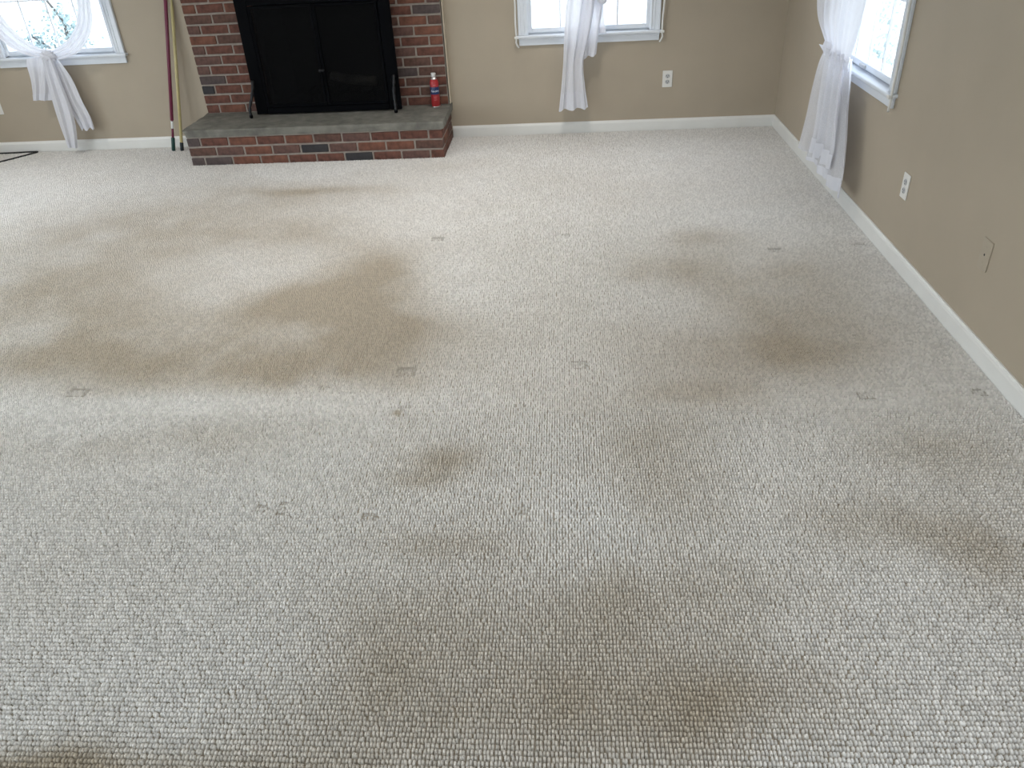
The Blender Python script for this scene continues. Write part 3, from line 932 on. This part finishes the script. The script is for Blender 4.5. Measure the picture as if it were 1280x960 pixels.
# ------------------------------------------------------------------ sheer curtains
def sheet(rows, pleats, amp, ph=0.0, nu=40, sub=8, v0=0.0, v1=1.0, off=0.0, ragged=0.0):
    """rows: (x_left, z_left, x_right, z_right, y) from top to bottom; pleats run down the cloth"""
    L = smooth_path([(r[0], r[4], r[1]) for r in rows], sub)
    Rr = smooth_path([(r[2], r[4], r[3]) for r in rows], sub)
    n = len(L)
    bm = bmesh.new()
    grid = []
    widths = [(a - b_).length for a, b_ in zip(L, Rr)]
    wmin, wmax = min(widths), max(widths)
    for i in range(n):
        v = i / (n - 1)
        if v < v0 - 1e-6 or v > v1 + 1e-6: continue
        row = []
        am = amp * (0.6 + 0.4 * (widths[i] / wmax))
        for k in range(nu + 1):
            u = k / nu
            uu = u + 0.02 * math.sin(5 * v + 9 * u)
            p = L[i].lerp(Rr[i], u)
            s = math.sin(2 * math.pi * pleats * uu + ph) + 0.45 * math.sin(2 * math.pi * pleats * 2.3 * uu + 2 * ph + 1.5 * v) + 0.3 * math.sin(2 * math.pi * pleats * 0.6 * uu + 3 * v + ph)
            p = p + Vector((0.004 * math.sin(2 * math.pi * pleats * uu + 1.2), -am * s * 0.6 + off, 0))
            if ragged: p.z += ragged * v * math.sin(2 * math.pi * pleats * uu + ph + 0.8) * 0.5
            row.append(bm.verts.new(p))
        grid.append(row)
    for a, b_ in zip(grid, grid[1:]):
        for k in range(nu):
            bm.faces.new((a[k], a[k + 1], b_[k + 1], b_[k]))
    return bm
def cloth(name, parent, hem_from=None, m=None, **kw):
    o = obj(name, sheet(**kw), m or M_sheer, parent, True)
    if hem_from is not None:
        kw2 = dict(kw); kw2['v0'] = hem_from; kw2['off'] = kw.get('off', 0) - 0.0025
        obj('hem', sheet(**kw2), M_hem, o, True)
    return o
def knot(parent, c, rx, rz_, seed, ry=0.028):
    bm = bmesh.new()
    bmesh.ops.create_icosphere(bm, subdivisions=4, radius=1.0)
    for v in bm.verts:
        p = v.co.copy()
        w = 1 + 0.10 * math.sin(9 * p.x + 7 * p.z + seed) + 0.10 * math.sin(6 * p.x - 15 * p.z) + 0.12 * noise.noise(p * 2.2 + Vector((seed, 0, 0)))
        v.co = Vector((p.x * rx, p.y * ry, p.z * rz_)) * w + Vector(c)
    return obj('knot', bm, M_hem, parent, True)
def rod(loc, rz, half, label):
    t = tag(empty('curtain_rod', loc, rz), label, 'curtain rod')
    bm = tube(bmesh.new(), [(-half, 0, 0), (half, 0, 0)], 0.008, 10)
    obj('pole', bm, M_trim, t, True)
    for s in (-1, 1):
        bm = bmesh.new()
        box(bm, s * half - 0.008, s * half + 0.008, 0.0, 0.0995, -0.012, 0.012)
        obj('bracket', bm, M_trim, t)
RZ = 2.27
rod((WIN[0][1], YB - 0.10, RZ), 0, 0.60, 'white curtain rod above the left window of the back wall')
rod((WIN[1][1], YB - 0.10, RZ), 0, 0.60, 'white curtain rod above the middle window of the back wall')
rod((XR - 0.10, WIN[2][1], RZ), -math.pi / 2, 0.66, 'white curtain rod above the right wall window')

# left window: swags meet in a knot on the sill, two tails below
c1 = tag(empty('sheer_curtain', (WIN[0][1], YB - 0.10, 0)), 'white sheer curtain knotted in a V over the left window of the back wall', 'curtain')
o = -WIN[0][1]
def A(rows): return [(a + o, b_, c + o, d_, y) for a, b_, c, d_, y in rows]
cloth('swag', c1, rows=A([(-4.22, 2.26, -3.95, 2.26, 0), (-4.24, 1.8, -4.02, 1.8, 0), (-4.20, 1.40, -4.03, 1.44, 0), (-4.15, 1.07, -4.00, 1.16, 0), (-4.06, 0.87, -3.955, 0.965, 0), (-3.94, 0.752, -3.86, 0.832, 0), (-3.81, 0.702, -3.775, 0.775, 0), (-3.70, 0.69, -3.70, 0.75, 0)]), pleats=3, amp=0.014)
cloth('swag', c1, rows=A([(-3.45, 2.26, -3.14, 2.26, 0), (-3.40, 1.8, -3.12, 1.8, 0), (-3.39, 1.40, -3.20, 1.40, 0), (-3.375, 1.10, -3.275, 1.08, 0), (-3.415, 0.945, -3.305, 0.935, 0), (-3.495, 0.845, -3.365, 0.83, 0), (-3.585, 0.785, -3.47, 0.735, 0), (-3.66, 0.755, -3.60, 0.69, 0), (-3.71, 0.74, -3.70, 0.68, 0)]), pleats=3, amp=0.014, ph=1)
knot(c1, (-3.715 + o, -0.005, 0.712), 0.058, 0.040, 1.0, ry=0.024)
cloth('tail', c1, hem_from=0.86, rows=A([(-3.895, 0.695, -3.70, 0.715, 0), (-3.90, 0.66, -3.70, 0.66, -0.005), (-3.915, 0.55, -3.74, 0.55, 0), (-3.96, 0.405, -3.815, 0.40, 0.01)]), pleats=2, amp=0.016)
cloth('tail', c1, hem_from=0.80, rows=A([(-3.73, 0.70, -3.66, 0.70, 0.0), (-3.735, 0.55, -3.60, 0.55, 0.0), (-3.72, 0.40, -3.58, 0.40, 0.0), (-3.69, 0.28, -3.56, 0.27, 0.005), (-3.665, 0.175, -3.565, 0.185, 0.01)]), pleats=2, amp=0.015, ph=2, off=0.006, ragged=-0.02)
cloth('tail', c1, hem_from=0.88, rows=A([(-3.755, 0.70, -3.68, 0.70, -0.01), (-3.77, 0.55, -3.67, 0.55, -0.015), (-3.785, 0.38, -3.66, 0.38, -0.015), (-3.795, 0.22, -3.675, 0.22, -0.01), (-3.80, 0.055, -3.725, 0.05, 0.0)]), pleats=1.5, amp=0.016, ph=0.5, off=-0.016)

# middle window: knot above the picture, tails hang over the sill
c2 = tag(empty('sheer_curtain', (WIN[1][1], YB - 0.10, 0)), 'white sheer curtain hanging in a tied tail before the middle window', 'curtain')
o = -WIN[1][1]
cloth('swag', c2, rows=A([(-0.38, 2.26, -0.02, 2.26, 0), (-0.37, 1.8, -0.08, 1.82, 0), (-0.28, 1.45, -0.06, 1.52, 0), (-0.10, 1.18, 0.02, 1.28, 0), (0.09, 1.06, 0.11, 1.16, 0)]), pleats=4, amp=0.016)
cloth('swag', c2, rows=A([(0.36, 2.26, 0.74, 2.26, 0), (0.40, 1.82, 0.72, 1.8, 0), (0.36, 1.52, 0.60, 1.45, 0), (0.27, 1.28, 0.40, 1.18, 0), (0.18, 1.16, 0.20, 1.06, 0)]), pleats=4, amp=0.016, ph=1)
knot(c2, (0.145 + o, -0.005, 1.08), 0.085, 0.07, 3.0, ry=0.034)
cloth('tail', c2, hem_from=0.83, rows=A([(0.08, 1.08, 0.19, 1.08, 0), (0.025, 0.92, 0.22, 0.92, -0.006), (0.005, 0.72, 0.19, 0.72, -0.008), (-0.005, 0.52, 0.145, 0.52, 0), (-0.02, 0.36, 0.155, 0.36, 0), (-0.04, 0.195, 0.178, 0.205, 0)]), pleats=2.5, amp=0.017, ph=0.3, ragged=-0.014, off=-0.012)
cloth('tail', c2, hem_from=0.90, rows=A([(0.12, 1.08, 0.21, 1.08, 0), (0.12, 0.90, 0.265, 0.90, 0), (0.10, 0.72, 0.245, 0.72, 0), (0.09, 0.53, 0.228, 0.56, 0)]), pleats=2.2, amp=0.014, ph=2.0, off=0.006, ragged=-0.014)
cloth('tail', c2, hem_from=0.85, rows=A([(0.17, 1.08, 0.22, 1.08, 0), (0.20, 0.93, 0.27, 0.93, 0), (0.225, 0.82, 0.275, 0.82, 0), (0.235, 0.692, 0.297, 0.70, 0)]), pleats=1.2, amp=0.009, ph=1.0, off=0.02)
bm = tube(bmesh.new(), smooth_path([(0.21 + o, -0.01, 1.03), (0.275 + o, -0.02, 1.02), (0.292 + o, -0.02, 0.95), (0.272 + o, -0.015, 0.895), (0.225 + o, -0.01, 0.93)], 6), [0.016] * 25, 8)
obj('loop', bm, M_sheer, c2, True)

# right wall window: pulled together at the waist, flaring to the baseboard (local x = -world y)
c3 = tag(empty('sheer_curtain', (XR - 0.10, WIN[2][1], 0), -math.pi / 2), 'white sheer curtain gathered at its waist on the right wall window', 'curtain')
oy = WIN[2][1]
def Bk(rows): return [(oy - a, b_, oy - c, d_, y) for a, b_, c, d_, y in rows]   # given as world y
cloth('drape', c3, rows=Bk([(5.02, 2.26, 4.40, 2.26, 0), (5.03, 1.7, 4.44, 1.7, 0), (5.02, 1.25, 4.48, 1.25, 0), (4.985, 1.05, 4.54, 1.04, 0), (4.92, 0.90, 4.55, 0.90, 0), (4.76, 0.81, 4.53, 0.81, 0), (4.64, 0.755, 4.47, 0.765, 0)]), pleats=3, amp=0.020)
cloth('drape', c3, rows=Bk([(4.62, 2.26, 3.95, 2.26, 0), (4.62, 1.7, 3.98, 1.7, 0), (4.61, 1.30, 4.05, 1.30, 0), (4.58, 1.10, 4.125, 1.10, 0), (4.56, 0.96, 4.18, 0.96, 0), (4.51, 0.84, 4.22, 0.84, 0), (4.46, 0.765, 4.25, 0.755, 0)]), pleats=3.5, amp=0.018, ph=1.3, off=-0.02)
cloth('tie', c3, rows=Bk([(4.66, 0.80, 4.23, 0.79, 0), (4.64, 0.77, 4.225, 0.76, -0.01), (4.66, 0.73, 4.23, 0.715, 0)]), pleats=4, amp=0.016, off=-0.014)
cloth('skirt', c3, m=M_thin, hem_from=0.85, rows=Bk([(4.64, 0.775, 4.24, 0.775, 0), (4.72, 0.68, 4.215, 0.68, 0), (4.78, 0.52, 4.19, 0.55, 0), (4.82, 0.36, 4.13, 0.40, 0), (4.90, 0.172, 4.08, 0.25, 0), (4.90, 0.165, 4.07, 0.12, 0)]), pleats=4, amp=0.024, ph=0.4, sub=10, nu=60)
cloth('skirt', c3, m=M_thin, hem_from=0.82, rows=Bk([(4.58, 0.775, 4.27, 0.775, 0), (4.60, 0.66, 4.24, 0.66, 0), (4.60, 0.50, 4.22, 0.50, 0), (4.59, 0.36, 4.20, 0.37, 0), (4.62, 0.21, 4.22, 0.23, 0)]), pleats=3, amp=0.022, ph=1.9, off=-0.022)
bm = bmesh.new()
vs = [bm.verts.new(p) for p in ((oy - 4.64, -0.012, 0.775), (oy - 4.76, -0.02, 0.765), (oy - 4.65, -0.016, 0.735), (oy - 4.62, -0.03, 0.755))]
bm.faces.new((vs[0], vs[1], vs[3])); bm.faces.new((vs[1], vs[2], vs[3]))
obj('tie_end', bm, M_hem, c3)

# ------------------------------------------------------------------ added fill lights, built as recessed downlights (above the picture)
M_fill_lens = mat('fill_light_lens', (0.85, 0.85, 0.82), 0.4)
M_fill_lens.node_tree.nodes['Principled BSDF'].inputs['Emission Color'].default_value = (1.0, 0.94, 0.86, 1)
M_fill_lens.node_tree.nodes['Principled BSDF'].inputs['Emission Strength'].default_value = 6.0
for x, y, watts, where in ((-0.15, 4.85, 1.2, 'in the corner between the two windows'), (-3.9, 4.75, 1.0, 'before the left window'), (-1.6, 3.9, 0.7, 'before the fireplace'),
                    (-0.6, 2.8, 0.75, 'in the middle of the room'), (-3.2, 2.2, 0.35, 'on the left side of the room'), (0.85, 1.45, 0.4, 'beside the right wall')):
    t = tag(empty('added_fill_downlight', (x, y, ZC)), 'added fill light built as a round white recessed downlight ' + where, 'added fill light')
    obj('fill_light_ring', lathe(bmesh.new(), [(0.075, -0.010), (0.095, -0.006), (0.095, -0.0005), (0.07, -0.0005)], 28), M_trim, t, True)
    obj('lens', lathe(bmesh.new(), [(0.068, -0.0125), (0.070, -0.0105)], 28), M_fill_lens, t, True)
    L = bpy.data.lights.new('fill_beam', 'SPOT')
    L.energy = FILL_POWER * watts
    L.color = (1.0, 0.955, 0.90)
    L.spot_size = math.radians(118); L.spot_blend = 1.0; L.shadow_soft_size = 0.07
    lo = bpy.data.objects.new('fill_beam', L)
    COL.objects.link(lo); lo.parent = t; lo.location = (0, 0, -0.03)

# ------------------------------------------------------------------ outdoors
M_ground = mat('pale_winter_lawn', (0.55, 0.56, 0.52), 1.0, var=0.1, scale=0.5)
GZ = -3.2
bm = bmesh.new()
bmesh.ops.create_grid(bm, x_segments=4, y_segments=4, size=120)
bmesh.ops.translate(bm, vec=(0, 0, GZ), verts=bm.verts)
tag(obj('lawn', bm, M_ground), kind='structure')
M_leaf = mat('grey_green_leaves', (0.27, 0.36, 0.385), 0.8, var=0.3, scale=3)
M_leaf2 = mat('pale_hedge_leaves', (0.36, 0.46, 0.46), 0.8, var=0.3, scale=3)
M_bark = mat('grey_bark', (0.06, 0.055, 0.055), 0.9, var=0.3)
def tree(name, loc, clumps, trunk, nleaf, size, m, label, branches=()):
    t = tag(empty(name, loc), label, 'tree')
    obj('trunk', tube(bmesh.new(), smooth_path(trunk, 4), [0.09 - 0.07 * k / (4 * (len(trunk) - 1)) for k in range(4 * (len(trunk) - 1) + 1)], 8), m if False else M_bark, t, True)
    for br in branches:
        obj('branch', tube(bmesh.new(), smooth_path(br, 4), 0.02, 6), M_bark, t, True)
    rr = random.Random(5)
    vs, fs = [], []
    tot = sum(c[3] ** 2 for c in clumps)
    for cx_, cy_, cz_, r in clumps:
        for k in range(int(nleaf * r * r / tot)):
            dv = Vector((rr.gauss(0, 1), rr.gauss(0, 1), rr.gauss(0, 1)))
            p = Vector((cx_, cy_, cz_)) + dv * r * 0.45
            a = Vector((rr.uniform(-1, 1), rr.uniform(-1, 1), rr.uniform(-1, 1))).normalized() * size * rr.uniform(.6, 1.2)
            q = a.orthogonal().normalized() * size * 0.32
            i = len(vs)
            vs += [p, p + a * .5 + q, p + a, p + a * .5 - q]
            fs.append((i, i + 1, i + 2, i + 3))
    me = bpy.data.meshes.new('foliage')
    me.from_pydata([tuple(v) for v in vs], [], fs)
    me.materials.append(m)
    f = bpy.data.objects.new('foliage', me)
    COL.objects.link(f); f.parent = t; f['kind'] = 'stuff'
    return t
tree('garden_tree', (-8.4, 14.0, GZ), [(0.0, 0, 3.30, 0.30), (0.08, 0, 3.05, 0.26), (0.12, 0, 2.75, 0.3), (-0.40, 0, 2.80, 0.32), (-0.62, 0, 2.95, 0.22), (-0.25, 0, 3.62, 0.10), (-0.5, 0, 3.85, 0.14), (0.1, 0, 2.3, 0.6), (-0.4, 0, 2.2, 0.6)],
     [(0, 0, 0), (0.03, 0, 1.2), (-0.02, 0, 2.4), (0, 0, 3.3)], 1900, 0.075, M_leaf, 'small grey green tree seen through the left window',
     [[(0, 0, 3.2), (-0.25, 0, 3.65), (-0.55, 0, 3.9)], [(0, 0, 2.4), (-0.4, 0, 2.8), (-0.65, 0, 3.0)]])
tree('garden_shrub', (5.0, 14.6, GZ), [(0, 0, 1.9, 0.9), (0.25, -0.6, 1.7, 0.9), (-0.2, 0.5, 2.3, 0.8), (0.2, 0.2, 2.7, 0.55), (0.6, -1.2, 1.4, 0.9), (0, 0, 1.0, 1.1)],
     [(0, 0, 0), (0, 0, 0.8), (0.1, 0, 1.6), (0.1, 0, 2.4)], 3500, 0.10, M_leaf2, 'pale green shrub seen through the right wall window')
